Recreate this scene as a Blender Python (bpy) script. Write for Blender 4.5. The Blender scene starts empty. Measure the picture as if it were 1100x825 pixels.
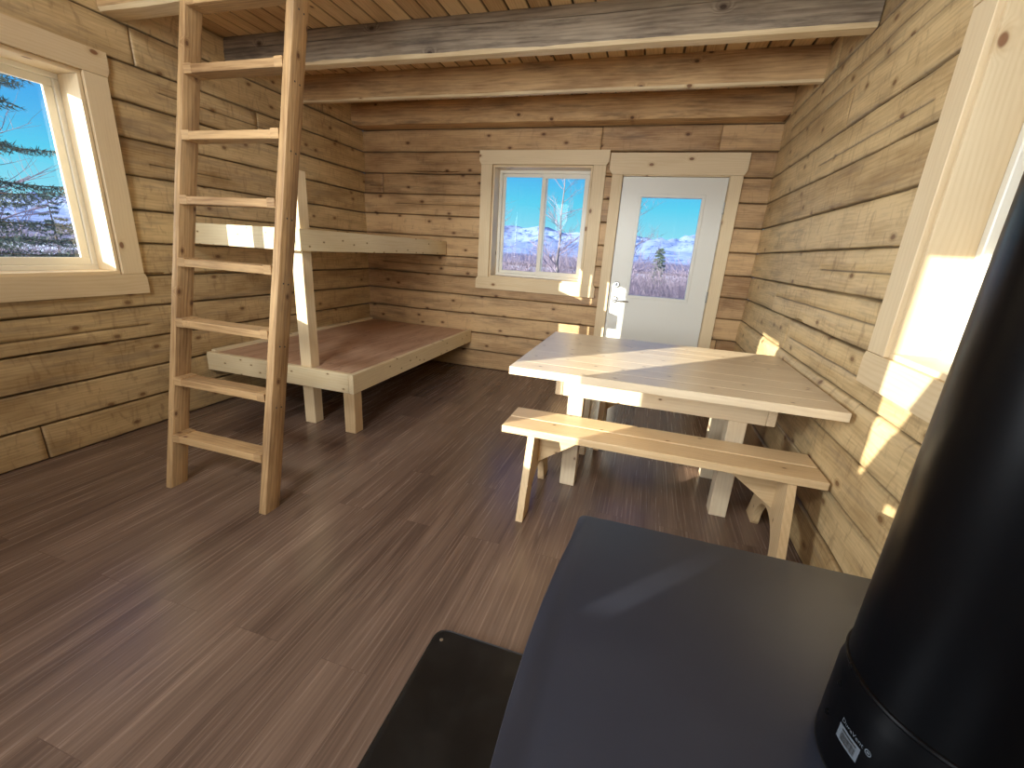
import bpy, bmesh, math, random
from mathutils import Vector, Matrix, noise

random.seed(7)
SC = bpy.context.scene
COL = SC.collection
PI = math.pi
W = 4.075          # room width (x), back wall at y = 0, camera looks towards +y
YR = -6.4          # rear wall
SEAMS = [0, .206, .412, .617, .822, 1.022, 1.225, 1.43, 1.64, 1.85, 2.055, 2.265, 2.475, 2.68]
ZT = 2.68          # underside of loft boards


def lin(c):
    return tuple((v / 255 / 12.92) if v / 255 <= .04045 else ((v / 255 + .055) / 1.055) ** 2.4 for v in c) + (1,)


# ------------------------------------------------------------------ materials
class NT:
    def __init__(s, name):
        s.m = bpy.data.materials.new(name); s.m.use_nodes = True
        s.t = s.m.node_tree; s.t.nodes.clear()
        s.out = s.t.nodes.new('ShaderNodeOutputMaterial')

    def n(s, typ, **kw):
        nd = s.t.nodes.new('ShaderNode' + typ)
        ins = kw.pop('ins', {})
        for k, v in kw.items(): setattr(nd, k, v)
        for k, v in ins.items():
            if hasattr(v, 'node'): s.t.links.new(v, nd.inputs[k])
            else: nd.inputs[k].default_value = v
        return nd

    def link(s, a, b): s.t.links.new(a, b)

    def math(s, op, a, b=0.0, c=0.0, clamp=False):
        return s.n('Math', operation=op, use_clamp=clamp, ins={0: a, 1: b, 2: c}).outputs[0]

    def mix(s, f, a, b, blend='MIX'):
        nd = s.n('Mix', data_type='RGBA', blend_type=blend)
        for k, v in ((0, f), (6, a), (7, b)):
            if hasattr(v, 'node'): s.link(v, nd.inputs[k])
            else: nd.inputs[k].default_value = v
        return nd.outputs[2]

    def ramp(s, v, lo, hi, a=0.0, b=1.0):
        return s.n('MapRange', clamp=True, interpolation_type='SMOOTHSTEP', ins={0: v, 1: lo, 2: hi, 3: a, 4: b}).outputs[0]


def principled(nt, **ins):
    p = nt.n('BsdfPrincipled')
    for k, v in ins.items():
        k = k.replace('_', ' ')
        if hasattr(v, 'node'): nt.link(v, p.inputs[k])
        else: p.inputs[k].default_value = v
    nt.link(p.outputs[0], nt.out.inputs[0])
    return p


def wood(name, light, dark, knot=(110, 62, 30), ringf=330., kn=.55, kscale=5.0, ring=.55, streak=.45, blotch=.35,
         stain=0.0, stain_c=(70, 55, 42), rough=.55, bump=.25, tonevar=.5, ksize=1.0, coat=0.0, mottle=0.0, mvec=(9, 26, 26), mlo=.55):
    nt = NT(name)
    gr = nt.n('Attribute', attribute_name='gr').outputs['Vector']
    tone = nt.n('Attribute', attribute_name='tone').outputs['Fac']
    dirt = nt.n('Attribute', attribute_name='dirt').outputs['Fac']

    def scl(v): return nt.n('VectorMath', operation='MULTIPLY', ins={0: gr, 1: v}).outputs[0]
    low = nt.n('TexNoise', ins={'Vector': scl((1.1, 6, 6)), 'Scale': 1.0, 'Detail': 2.0}).outputs['Fac']
    vor = nt.n('TexVoronoi', voronoi_dimensions='2D', ins={'Vector': scl((kscale * .6, kscale, kscale * .08)), 'Scale': 1.0, 'Randomness': .95})
    d = nt.math('MULTIPLY', vor.outputs['Distance'], 1.0)
    sel = nt.math('GREATER_THAN', nt.n('SeparateColor', ins={0: vor.outputs['Color']}).outputs[0], kn)
    near = nt.math('MULTIPLY', nt.ramp(d, .17, .03, 0, 1), sel)
    km = nt.math('MULTIPLY', nt.ramp(d, .065 * ksize, .035 * ksize, 0, 1), sel)
    halo = nt.math('MULTIPLY', nt.ramp(d, min(.13 * ksize, .17), .05 * ksize, 0, .5), sel)
    xyz = nt.n('SeparateXYZ', ins={0: gr})
    t = nt.math('ADD', xyz.outputs[1], nt.math('MULTIPLY', xyz.outputs[2], .8))
    t = nt.math('ADD', t, nt.math('MULTIPLY', low, .11))
    t = nt.math('ADD', t, nt.math('MULTIPLY', near, .05))
    rings = nt.math('SINE', nt.math('MULTIPLY', t, ringf))
    rings = nt.math('POWER', nt.math('MULTIPLY_ADD', rings, .5, .5), 1.6)
    fine = nt.n('TexNoise', ins={'Vector': scl((5, 140, 140)), 'Scale': 1.0, 'Detail': 3.0}).outputs['Fac']
    bl = nt.n('TexNoise', ins={'Vector': scl((1.6, 7, 7)), 'Scale': 1.3, 'Detail': 4.0, 'Roughness': .6}).outputs['Fac']
    f = nt.math('MULTIPLY', rings, ring * .55)
    f = nt.math('ADD', f, nt.math('MULTIPLY', nt.ramp(fine, .35, .72), streak * .5))
    f = nt.math('ADD', f, nt.math('MULTIPLY', nt.ramp(bl, .35, .75), blotch))
    f = nt.math('ADD', f, nt.math('MULTIPLY', nt.math('SUBTRACT', tone, .5), tonevar))
    f = nt.math('ADD', f, halo, clamp=True)
    col = nt.mix(f, lin(light), lin(dark))
    if mottle:
        mo = nt.n('TexNoise', ins={'Vector': scl(mvec), 'Scale': 1.0, 'Detail': 3.0, 'Distortion': 1.2}).outputs['Fac']
        col = nt.mix(nt.math('MULTIPLY', nt.ramp(mo, mlo, mlo + .22), mottle), col, lin(knot))
    if stain:
        sn = nt.n('TexNoise', ins={'Vector': scl((1.2, 9, 9)), 'Scale': 1.6, 'Detail': 6.0, 'Roughness': .65}).outputs['Fac']
        col = nt.mix(nt.math('MULTIPLY', nt.ramp(sn, .5, .72), stain), col, lin(stain_c))
    col = nt.mix(nt.math('MULTIPLY', km, .85), col, lin(knot))
    col = nt.mix(dirt, col, lin((52, 36, 24)))
    h = nt.math('ADD', nt.math('MULTIPLY', fine, .6), nt.math('MULTIPLY', rings, .3))
    bp = nt.n('Bump', ins={'Height': h, 'Strength': bump, 'Distance': .0015})
    p = principled(nt, Base_Color=col, Roughness=rough, Normal=bp.outputs[0])
    p.inputs['Specular IOR Level'].default_value = .35
    if coat: p.inputs['Coat Weight'].default_value = coat; p.inputs['Coat Roughness'].default_value = .3
    return nt.m


M = {}
M['log_side'] = wood('log_wall_side', (218, 190, 140), (160, 130, 86), knot=(118, 84, 52), kn=.45, kscale=5.5, ring=.3, streak=.5,
                     blotch=.6, stain=.6, stain_c=(138, 118, 92), rough=.45, tonevar=.8, mottle=.38, mvec=(26, 8, 3), mlo=.52, ksize=1.1)
M['log_back'] = wood('log_wall_back', (206, 170, 122), (146, 110, 72), knot=(92, 60, 36), kn=.35, kscale=5.5, ring=.3, streak=.5,
                     blotch=.6, stain=.6, stain_c=(116, 92, 66), rough=.5, tonevar=.8, mottle=.25, mvec=(20, 8, 3), mlo=.55, ksize=1.1)
M['pine'] = wood('new_pine_trim', (228, 206, 166), (206, 178, 134), knot=(120, 72, 42), kn=.62, kscale=4.2, ring=.35, streak=.25,
                 blotch=.3, rough=.5, tonevar=.4)
M['spruce_white'] = wood('pale_framing_lumber', (230, 212, 172), (204, 178, 130), knot=(104, 72, 42), kn=.3, kscale=11, ring=.3,
                         streak=.3, blotch=.3, rough=.55, tonevar=.4, ksize=1.1)
M['table'] = wood('sanded_table_planks', (222, 204, 172), (196, 172, 138), knot=(105, 72, 44), kn=.45, kscale=9, ring=.35,
                  streak=.4, blotch=.4, rough=.3, tonevar=.5, ksize=.9, coat=.2)
M['bench'] = wood('bench_planks', (220, 192, 148), (188, 156, 112), knot=(96, 62, 36), kn=.45, kscale=9, ring=.4, streak=.4,
                  blotch=.4, rough=.4, tonevar=.5, ksize=.9)
M['ladder'] = wood('ladder_timber', (194, 158, 110), (130, 96, 60), knot=(88, 54, 30), kn=.5, kscale=8, ring=.4, streak=.8,
                   blotch=.6, stain=.5, stain_c=(120, 98, 74), rough=.6, bump=.7, tonevar=.6)
M['beam_grey'] = wood('weathered_beam', (172, 156, 132), (108, 93, 76), knot=(58, 42, 30), kn=.4, kscale=4, ring=.5, streak=.6,
                      blotch=.7, stain=.8, stain_c=(84, 74, 64), rough=.7, tonevar=.3, ringf=240, ksize=.8)
M['beam_brown'] = wood('brown_beam', (216, 180, 130), (158, 122, 82), knot=(74, 46, 28), kn=.4, kscale=4.5, ring=.45, streak=.6,
                       blotch=.7, stain=.6, stain_c=(104, 84, 64), rough=.65, tonevar=.3, ringf=240, ksize=.8)
M['wane'] = wood('peeled_wane', (226, 204, 162), (186, 158, 114), kn=.8, ring=.3, streak=.5, blotch=.5, rough=.6)
M['ceil'] = wood('loft_boards', (230, 198, 148), (178, 140, 94), knot=(92, 56, 32), kn=.5, kscale=6, ring=.35, streak=.5,
                 blotch=.5, rough=.6, tonevar=.9)
M['ply'] = wood('plywood_sheet', (206, 170, 138), (172, 132, 102), knot=(128, 86, 62), kn=.9, kscale=3, ring=.3, ringf=120.,
                streak=.4, blotch=.7, rough=.5, mottle=.5)


def floor_mat():
    nt = NT('grey_brown_plank_floor')
    co = nt.n('TexCoord').outputs['Object']
    s = nt.n('SeparateXYZ', ins={0: co})
    v = nt.n('CombineXYZ', ins={0: s.outputs[1], 1: s.outputs[0], 2: 0.0}).outputs[0]
    br = nt.n('TexBrick', offset=.37, offset_frequency=2, ins={'Vector': v, 'Scale': 1.0, 'Mortar Size': .0012, 'Mortar Smooth': .3,
              'Brick Width': 1.22, 'Row Height': .18, 'Color1': (0, 0, 0, 1), 'Color2': (1, 1, 1, 1), 'Mortar': (.5, .5, .5, 1), 'Bias': 0.0})
    rnd = nt.n('SeparateColor', ins={0: br.outputs['Color']}).outputs[0]
    off = nt.n('VectorMath', operation='MULTIPLY_ADD', ins={0: v, 1: (1, 1, 1)})
    cmb = nt.n('CombineXYZ', ins={0: nt.math('MULTIPLY', rnd, 13.7), 1: nt.math('MULTIPLY', rnd, 5.1), 2: 0.0}).outputs[0]
    nt.link(cmb, off.inputs[2])
    p = off.outputs[0]

    def sc(k): return nt.n('VectorMath', operation='MULTIPLY', ins={0: p, 1: k}).outputs[0]
    a = nt.n('TexNoise', ins={'Vector': sc((.5, 9, 1)), 'Scale': 1.0, 'Detail': 5.0, 'Roughness': .6, 'Distortion': .5}).outputs['Fac']
    b = nt.n('TexNoise', ins={'Vector': sc((2.0, 95, 1)), 'Scale': 1.0, 'Detail': 4.0, 'Distortion': .3}).outputs['Fac']
    sx = nt.n('SeparateXYZ', ins={0: p}).outputs[1]
    ring = nt.math('SINE', nt.math('MULTIPLY', nt.math('ADD', sx, nt.math('MULTIPLY', a, .22)), 260.))
    f = nt.math('ADD', nt.math('MULTIPLY', nt.ramp(a, .3, .7), .5), nt.math('MULTIPLY', nt.ramp(b, .35, .7), .32))
    f = nt.math('ADD', f, nt.math('MULTIPLY', ring, .055))
    f = nt.math('ADD', f, nt.math('MULTIPLY', nt.math('SUBTRACT', rnd, .5), .34), clamp=True)
    col = nt.mix(f, lin((86, 68, 57)), lin((140, 116, 98)))
    dk = nt.n('TexNoise', ins={'Vector': sc((2.5, 22, 1)), 'Scale': 1.0, 'Detail': 5.0}).outputs['Fac']
    col = nt.mix(nt.math('MULTIPLY', nt.ramp(dk, .58, .75), .5), col, lin((66, 52, 45)))
    col = nt.mix(nt.math('MULTIPLY', br.outputs['Fac'], .45), col, lin((70, 52, 42)))
    h = nt.math('SUBTRACT', nt.math('MULTIPLY', b, .25), br.outputs['Fac'])
    bp = nt.n('Bump', ins={'Height': h, 'Strength': .12, 'Distance': .001})
    rg = nt.math('MULTIPLY_ADD', b, .12, .20)
    pr = principled(nt, Base_Color=col, Roughness=rg, Normal=bp.outputs[0])
    pr.inputs['Specular IOR Level'].default_value = .5
    return nt.m


def simple(name, c, rough=.5, metal=0., spec=.5, noise_amt=0., nscale=40., c2=None, bump=0., bscale=300.):
    nt = NT(name)
    col = lin(c)
    kw = dict(Roughness=rough, Metallic=metal)
    if noise_amt:
        co = nt.n('TexCoord').outputs['Object']
        n = nt.n('TexNoise', ins={'Vector': co, 'Scale': nscale, 'Detail': 5.0}).outputs['Fac']
        col = nt.mix(nt.math('MULTIPLY', nt.ramp(n, .42, .7), noise_amt), col, lin(c2 or c))
    if bump:
        co = nt.n('TexCoord').outputs['Object']
        n = nt.n('TexNoise', ins={'Vector': co, 'Scale': bscale, 'Detail': 2.0}).outputs['Fac']
        kw['Normal'] = nt.n('Bump', ins={'Height': n, 'Strength': bump, 'Distance': .0006}).outputs[0]
    p = principled(nt, Base_Color=col, **kw)
    p.inputs['Specular IOR Level'].default_value = spec
    return nt.m


M['floor'] = floor_mat()
M['vinyl'] = simple('white_window_vinyl', (232, 226, 208), .35)
M['door'] = simple('white_painted_steel_door', (226, 224, 212), .4)
M['chrome'] = simple('satin_nickel', (190, 190, 188), .25, 1.)
M['hinge'] = simple('dull_hinge_steel', (150, 148, 140), .4, 1.)
M['keyway'] = simple('dark_keyway', (40, 38, 36), .5)
M['rubber'] = simple('dark_weatherstrip', (50, 48, 46), .7)
M['stove_top'] = simple('matte_black_steel_plate', (40, 43, 53), .46, 0., .45, .5, 6., (47, 50, 59), bump=.15)
M['stove'] = simple('black_stove_steel', (24, 24, 25), .45, 0., .5, .4, 12., (36, 35, 34))
M['pipe'] = simple('satin_black_pipe', (4, 4, 5), .28, 0., .2, bump=.05, bscale=60.)
M['pad'] = simple('black_hearth_pad', (17, 16, 15), .4, 0., .35, .7, 9., (30, 29, 27))
M['firebrick'] = simple('stove_glass', (16, 14, 13), .1)
M['screw'] = simple('bright_screw', (200, 198, 190), .3, 1.)
M['label_w'] = simple('white_label_print', (190, 194, 196), .6)
M['label_g'] = simple('grey_label_print', (78, 84, 90), .6)
M['snow'] = simple('snow', (225, 232, 244), .6, 0., .3, .6, .35, (196, 204, 216))
M['roof'] = simple('roof_boards', (180, 140, 95), .6, noise_amt=.5, nscale=3, c2=(150, 112, 72))
M['bark'] = simple('grey_birch_bark', (112, 104, 106), .8, noise_amt=.7, nscale=14, c2=(92, 80, 76))
M['twig'] = simple('bare_twigs', (112, 100, 116), .8, noise_amt=.6, nscale=2, c2=(150, 136, 140))
M['needle'] = simple('spruce_needles', (96, 112, 98), .7, noise_amt=.6, nscale=5, c2=(66, 82, 74))
M['spbark'] = simple('spruce_bark', (98, 82, 70), .85, noise_amt=.6, nscale=10, c2=(62, 52, 46))
M['mud'] = simple('bare_hillside', (120, 112, 104), .9, noise_amt=.7, nscale=.2, c2=(200, 206, 216))


def glass_mat():
    nt = NT('clear_window_glass')
    tr = nt.n('BsdfTransparent', ins={'Color': (.96, .98, .97, 1)})
    gl = nt.n('BsdfGlossy', ins={'Roughness': 0.0, 'Color': (1, 1, 1, 1)})
    fr = nt.n('Fresnel', ins={'IOR': 1.5})
    mx = nt.n('MixShader', ins={0: fr.outputs[0]})
    nt.link(tr.outputs[0], mx.inputs[1]); nt.link(gl.outputs[0], mx.inputs[2])
    nt.link(mx.outputs[0], nt.out.inputs[0])
    return nt.m


M['glass'] = glass_mat()


def mountain_mat():
    nt = NT('snowy_mountain')
    co = nt.n('TexCoord').outputs['Object']
    z = nt.n('SeparateXYZ', ins={0: co}).outputs[2]
    n1 = nt.n('TexNoise', ins={'Vector': co, 'Scale': .022, 'Detail': 8.0, 'Roughness': .7}).outputs['Fac']
    n2 = nt.n('TexNoise', ins={'Vector': co, 'Scale': .09, 'Detail': 6.0, 'Roughness': .7}).outputs['Fac']
    f = nt.math('ADD', nt.math('MULTIPLY', n1, .7), nt.math('MULTIPLY', n2, .3))
    col = nt.mix(nt.ramp(f, .50, .58), lin((128, 148, 190)), lin((52, 82, 134)))  # dark patches paint both bare rock and the blue shadows on snow
    tree = nt.math('ADD', z, nt.math('MULTIPLY', n2, 16.))
    col = nt.mix(nt.ramp(tree, 6., 0.), col, lin((92, 84, 112)))
    principled(nt, Base_Color=col, Roughness=.9)
    return nt.m


M['mountain'] = mountain_mat()


# ------------------------------------------------------------------ mesh building
class MB:
    def __init__(s): s.v = []; s.f = []; s.gr = []; s.tone = []; s.dirt = []; s.mi = []

    def add(s, verts, faces, gr, tone=.5, dirt=0., mi=0):
        b = len(s.v); s.v += verts; s.gr += gr
        s.tone += [tone] * len(verts) if not isinstance(tone, list) else tone
        s.dirt += [dirt] * len(verts) if not isinstance(dirt, list) else dirt
        s.f += [tuple(i + b for i in f) for f in faces]; s.mi += [mi] * len(faces)
        return s


def board(mb, L, Wd, T, mat, bev=.003, seg=1, tone=None, cuts=0, mi=0):
    """timber of length L (grain, local x), width Wd (local y), thickness T (local z), placed by matrix mat"""
    bm = bmesh.new(); bmesh.ops.create_cube(bm, size=1)
    bmesh.ops.scale(bm, vec=(L, Wd, T), verts=bm.verts)
    bmesh.ops.bevel(bm, geom=bm.edges[:], offset=min(bev, T * .4, Wd * .4), segments=seg, affect='EDGES', profile=.5)
    o = Vector((random.uniform(0, 40), random.uniform(0, 40), random.uniform(0, 40)))
    bm.verts.index_update()
    vs = [tuple(mat @ v.co) for v in bm.verts]
    g = [tuple(v.co + o) if Wd >= T else (v.co.x + o.x, v.co.z + o.y, v.co.y + o.z) for v in bm.verts]      # grain pattern lies on the wide face
    fs = [tuple(v.index for v in f.verts) for f in bm.faces]
    bm.free()
    return mb.add(vs, fs, g, random.random() if tone is None else tone, mi=mi)


def bx(mb, x0, x1, y0, y1, z0, z1, ax='x', bev=.003, tone=None, seg=1, mi=0):
    """axis aligned timber, grain along ax"""
    c = Vector(((x0 + x1) / 2, (y0 + y1) / 2, (z0 + z1) / 2)); d = (abs(x1 - x0), abs(y1 - y0), abs(z1 - z0))
    ex, ey, ez = Vector((1, 0, 0)), Vector((0, 1, 0)), Vector((0, 0, 1))
    if ax == 'x': a, b, e, dd = ex, ey, ez, d
    elif ax == 'y': a, b, e, dd = ey, ex, ez, (d[1], d[0], d[2])
    else: a, b, e, dd = ez, ex, ey, (d[2], d[0], d[1])
    m = Matrix((a, b, e)).transposed().to_4x4(); m.translation = c
    if m.to_3x3().determinant() < 0: m = m @ Matrix.Diagonal((1, 1, -1, 1))
    return board(mb, dd[0], dd[1], dd[2], m, bev, seg, tone, mi=mi)


def prism(mb, poly, axis, a0, a1, grain='u', tone=None, mi=0):
    """extrude 2-D polygon [(u,w)] along axis between a0 and a1; axis x: (u,w)=(y,z); y: (x,z); z: (x,y)"""
    def P(u, w, a):
        return {'x': (a, u, w), 'y': (u, a, w), 'z': (u, w, a)}[axis]
    n = len(poly); o = (random.uniform(0, 40), random.uniform(0, 40), random.uniform(0, 40))
    vs, g = [], []
    for a in (a0, a1):
        for u, w in poly:
            vs.append(P(u, w, a))
            k = (u, w, a) if grain == 'u' else ((w, u, a) if grain == 'w' else (a, u, w))
            g.append(tuple(k[i] + o[i] for i in range(3)))
    area = sum(poly[i][0] * poly[(i + 1) % n][1] - poly[(i + 1) % n][0] * poly[i][1] for i in range(n))
    fs = [tuple(range(n)), tuple(range(2 * n - 1, n - 1, -1))]
    fs += [(i, i + n, (i + 1) % n + n, (i + 1) % n) for i in range(n)]
    return mb.add(vs, fs, g, random.random() if tone is None else tone, mi=mi)


def frame_of(p, q, up=Vector((0, 0, 1))):
    d = (q - p).normalized()
    if abs(d.dot(up)) > .95: up = Vector((1, 0, 0))
    a = d.cross(up).normalized(); b = a.cross(d)
    return d, a, b


def tube(mb, pts, rad, n=8, cap=True, mi=0):
    pts = [Vector(p) for p in pts]
    if not isinstance(rad, (list, tuple)): rad = [rad] * len(pts)
    vs, fs, g = [], [], []
    for i, p in enumerate(pts):
        d, a, b = frame_of(pts[max(0, i - 1)], pts[min(len(pts) - 1, i + 1)])
        for k in range(n):
            t = 2 * PI * k / n
            v = p + (a * math.cos(t) + b * math.sin(t)) * rad[i]
            vs.append(tuple(v)); g.append(tuple(v))
    for i in range(len(pts) - 1):
        for k in range(n):
            fs.append((i * n + k, i * n + (k + 1) % n, (i + 1) * n + (k + 1) % n, (i + 1) * n + k))
    if cap: fs += [tuple(reversed(range(n))), tuple(range((len(pts) - 1) * n, len(pts) * n))]
    return mb.add(vs, fs, g, .5, mi=mi)


def lathe(mb, prof, c, n=48, axis='z', mi=0, a0=0, a1=2 * PI):
    """prof [(r, h)] around axis through c"""
    vs, fs, g = [], [], []
    full = abs(a1 - a0 - 2 * PI) < 1e-6
    m = n if full else n + 1
    for r, h in prof:
        for k in range(m):
            t = a0 + (a1 - a0) * k / n
            x, y = r * math.cos(t), r * math.sin(t)
            v = {'z': (c[0] + x, c[1] + y, c[2] + h), 'y': (c[0] + x, c[1] + h, c[2] + y), 'x': (c[0] + h, c[1] + x, c[2] + y)}[axis]
            vs.append(v); g.append(v)
    for i in range(len(prof) - 1):
        for k in range(n):
            k2 = (k + 1) % m
            q = (i * m + k, i * m + k2, (i + 1) * m + k2, (i + 1) * m + k)
            fs.append(q if axis == 'z' or axis == 'x' else q[::-1])
    return mb.add(vs, fs, g, .5, mi=mi)


def obj(name, mb, mat, parent=None, smooth=False, **props):
    me = bpy.data.meshes.new(name)
    off = Vector((0, 0, 0))
    if parent is not None: off = Vector(parent['_o'])
    me.from_pydata([(v[0] - off.x, v[1] - off.y, v[2] - off.z) for v in mb.v], [], mb.f)
    a = me.attributes.new('gr', 'FLOAT_VECTOR', 'POINT'); a.data.foreach_set('vector', [c for g in mb.gr for c in g])
    a = me.attributes.new('tone', 'FLOAT', 'POINT'); a.data.foreach_set('value', mb.tone)
    a = me.attributes.new('dirt', 'FLOAT', 'POINT'); a.data.foreach_set('value', mb.dirt)
    for m_ in (mat if isinstance(mat, (list, tuple)) else [mat]): me.materials.append(m_)
    if isinstance(mat, (list, tuple)): me.polygons.foreach_set('material_index', mb.mi)
    if smooth:
        me.polygons.foreach_set('use_smooth', [True] * len(me.polygons))
        if smooth != 'all': me.set_sharp_from_angle(angle=math.radians(35))
    me.update()
    o = bpy.data.objects.new(name, me); COL.objects.link(o)
    if parent is not None: o.parent = parent
    o['_o'] = tuple(off)
    for k, v in props.items(): o[k] = v
    return o


def thing(name, loc, label=None, category=None, **props):
    o = bpy.data.objects.new(name, None); COL.objects.link(o); o.location = loc; o.empty_display_size = .1
    o['_o'] = tuple(loc)
    if label: o['label'] = label
    if category: o['category'] = category
    for k, v in props.items(): o[k] = v
    return o


# ------------------------------------------------------------------ log walls
def subtract(rect, holes):
    """split rectangle (u0,u1,z0,z1) around holes into boxes"""
    us = sorted({rect[0], rect[1], *[min(max(h[k], rect[0]), rect[1]) for h in holes for k in (0, 1)]})
    out = []
    for a, b in zip(us, us[1:]):
        m = (a + b) / 2
        hs = sorted([(h[2], h[3]) for h in holes if h[0] < m < h[1]])
        z = rect[2]
        for h0, h1 in hs:
            if h0 > z: out.append((a, b, z, h0))
            z = max(z, h1)
        if z < rect[3]: out.append((a, b, z, rect[3]))
    return out


def log_wall(name, to, U0, U1, holes, butts, mat, seed, cracks=(), step=.03, fine=None, ledge=None, thick=.2, ztop=None):
    """to(u, z, d) -> world point; d>0 is into the room"""
    rnd = random.Random(seed)
    mb = MB()
    seams = SEAMS if ztop is None else [s for s in SEAMS if s < ztop - .02] + [ztop]
    nC = len(seams) - 1
    us = []
    u = U0
    lim = fine or (U0, U1)
    while u < U1 - 1e-6:
        us.append(u); u += step if lim[0] <= u <= lim[1] else .15
    us.append(U1)
    for c, bs in butts.items():
        for b in bs:
            us += [b - .012, b - .005, b - .0015, b + .0015, b + .005, b + .012]
    for h in holes: us += [h[0], h[1]]
    us = sorted(us)
    uu = [us[0]]
    for a in us[1:]:
        if a - uu[-1] > .0012: uu.append(a)
    us = [a for a in uu if U0 - 1e-6 <= a <= U1 + 1e-6]
    for h in holes:                       # make sure opening edges are exact
        for e in (h[0], h[1]):
            k = min(range(len(us)), key=lambda i: abs(us[i] - e)); us[k] = e
    N = len(us)
    off_e = [0, .0022, .0045, .008, .014, .022, .034, .055]
    for c in range(nC):
        z0, z1 = seams[c], seams[c + 1]; h = z1 - z0
        es = [e for e in off_e if e < h / 2 - .005]
        ts = es + [h / 2] + [h - e for e in reversed(es)]
        cut = sorted({hh[k] for hh in holes for k in (2, 3) if z0 + .002 < hh[k] < z1 - .002})
        ck = [cz + k for (cz, _a, _b, _c) in cracks if z0 < cz < z1 for k in (-.006, -.0022, 0., .0022, .006)]
        zs = sorted(set([round(z0 + t, 5) for t in ts if not any(abs(z0 + t - k) < .008 for k in ck)] + [round(k, 5) for k in cut + ck]))
        bl = sorted(butts.get(c, []))
        logs = list(zip([-99] + bl, bl + [99]))
        par = []
        for _ in logs:
            par.append(dict(off=rnd.uniform(-.006, .006), tone=rnd.uniform(.15, .85), o=(rnd.uniform(0, 60), rnd.uniform(0, 60), rnd.uniform(0, 60)),
                            bt=rnd.uniform(.005, .016), bb=rnd.uniform(.005, .012), tilt=rnd.uniform(-.02, .02)))
        gap = [rnd.uniform(.4, 1.2), rnd.uniform(.4, 1.2)]
        base = len(mb.v); vs, g, tn, dt, fs = [], [], [], [], []
        for zi, z in enumerate(zs):
            for uu_ in us:
                li = next(i for i, (a, b) in enumerate(logs) if a < uu_ <= b)
                p = par[li]
                t = z - z0
                wave = .0045 * noise.noise(Vector((uu_ * 1.1, seams[c] * 9 + seed, 0))) + .0018 * noise.noise(Vector((uu_ * 6, seams[c] * 9 + seed, 4)))
                wave1 = .0045 * noise.noise(Vector((uu_ * 1.1, seams[c + 1] * 9 + seed, 0))) + .0018 * noise.noise(Vector((uu_ * 6, seams[c + 1] * 9 + seed, 4)))
                if c == 0: wave = 0
                if c == nC - 1: wave1 = 0
                fz = 0 if any(abs(z - k) < 1e-4 for k in cut) else 1
                zz = z + fz * (wave * (1 - t / h) + wave1 * t / h)
                d = p['off'] + p['tilt'] * (t - h / 2) + .006 * noise.noise(Vector((uu_ * 1.1, z * 3, seed * 3.1))) + \
                    .0045 * noise.noise(Vector((uu_ * 5, z * 9, seed))) + .0018 * noise.noise(Vector((uu_ * 16, z * 22, seed)))
                et, eb = h - t, t
                bt, bb = p['bt'], p['bb']
                if ledge and ledge[0] == c: bt = .036; d += .012; 
                if ledge and c > ledge[0]: d -= .004
                dd = 0
                if et < bt: dd += (.022 if ledge and ledge[0] == c else .010) * (1 - et / bt) ** (1.0 if ledge and ledge[0] == c else 1.8)
                if eb < bb: dd += .008 * (1 - eb / bb) ** 1.8
                q = .6 + .8 * noise.noise(Vector((uu_ * 2.2, seams[c] * 7, 5 + seed)))
                e = min(et, eb)
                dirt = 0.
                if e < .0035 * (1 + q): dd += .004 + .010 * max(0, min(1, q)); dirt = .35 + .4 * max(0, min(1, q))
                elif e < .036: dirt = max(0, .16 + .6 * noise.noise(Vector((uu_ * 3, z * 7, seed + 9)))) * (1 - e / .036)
                for b in bl:
                    k = abs(uu_ - b)
                    if k < .002: dd += .014; dirt = .75
                    elif k < .012: dd += .003
                for (cz, c0, c1, cw) in cracks:
                    if c0 < uu_ < c1 and abs(z - cz) < .0025 and z0 < cz < z1: dd += .006; dirt = .6
                vs.append(to(uu_, zz, d - dd)); o = p['o']
                g.append((uu_ + o[0], z + o[1], o[2] + d)); tn.append(p['tone']); dt.append(min(dirt, .8))
        for i in range(len(zs) - 1):
            zm = (zs[i] + zs[i + 1]) / 2
            for j in range(N - 1):
                um = (us[j] + us[j + 1]) / 2
                if any(hh[0] < um < hh[1] and hh[2] < zm < hh[3] for hh in holes): continue
                fs.append((i * N + j, i * N + j + 1, (i + 1) * N + j + 1, (i + 1) * N + j))
        mb.add(vs, fs, g, tn, dt)
    # the body of the logs behind the faces
    for (a, b, c0, c1) in subtract((U0, U1, 0, seams[-1]), holes):
        P = [to(x, z, d) for d in (-.030, -thick) for (x, z) in ((a, c0), (b, c0), (b, c1), (a, c1))]
        mb.add(P, [(0, 1, 2, 3), (7, 6, 5, 4), (0, 4, 5, 1), (1, 5, 6, 2), (2, 6, 7, 3), (3, 7, 4, 0)], [tuple(x) for x in P], .5, .7)
    # log edges around each opening, so nothing shows between face and body
    return obj(name, mb, mat, smooth='all', kind='structure')


# openings (u0,u1,z0,z1)
WZ0, WZ1 = 1.037, 2.142
BW = (1.526, 2.535, WZ0, WZ1)            # back window
DR = (2.800, 3.765, 0, 2.075)            # door
LW = (-3.66, -2.60, WZ0, WZ1)            # left window
LW2 = (-6.13, -5.43, 1.16, 2.24)         # unseen opening behind the camera, added to cast the table's sun band
RW = (-3.74, -2.675, WZ0, WZ1)            # right window

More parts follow.
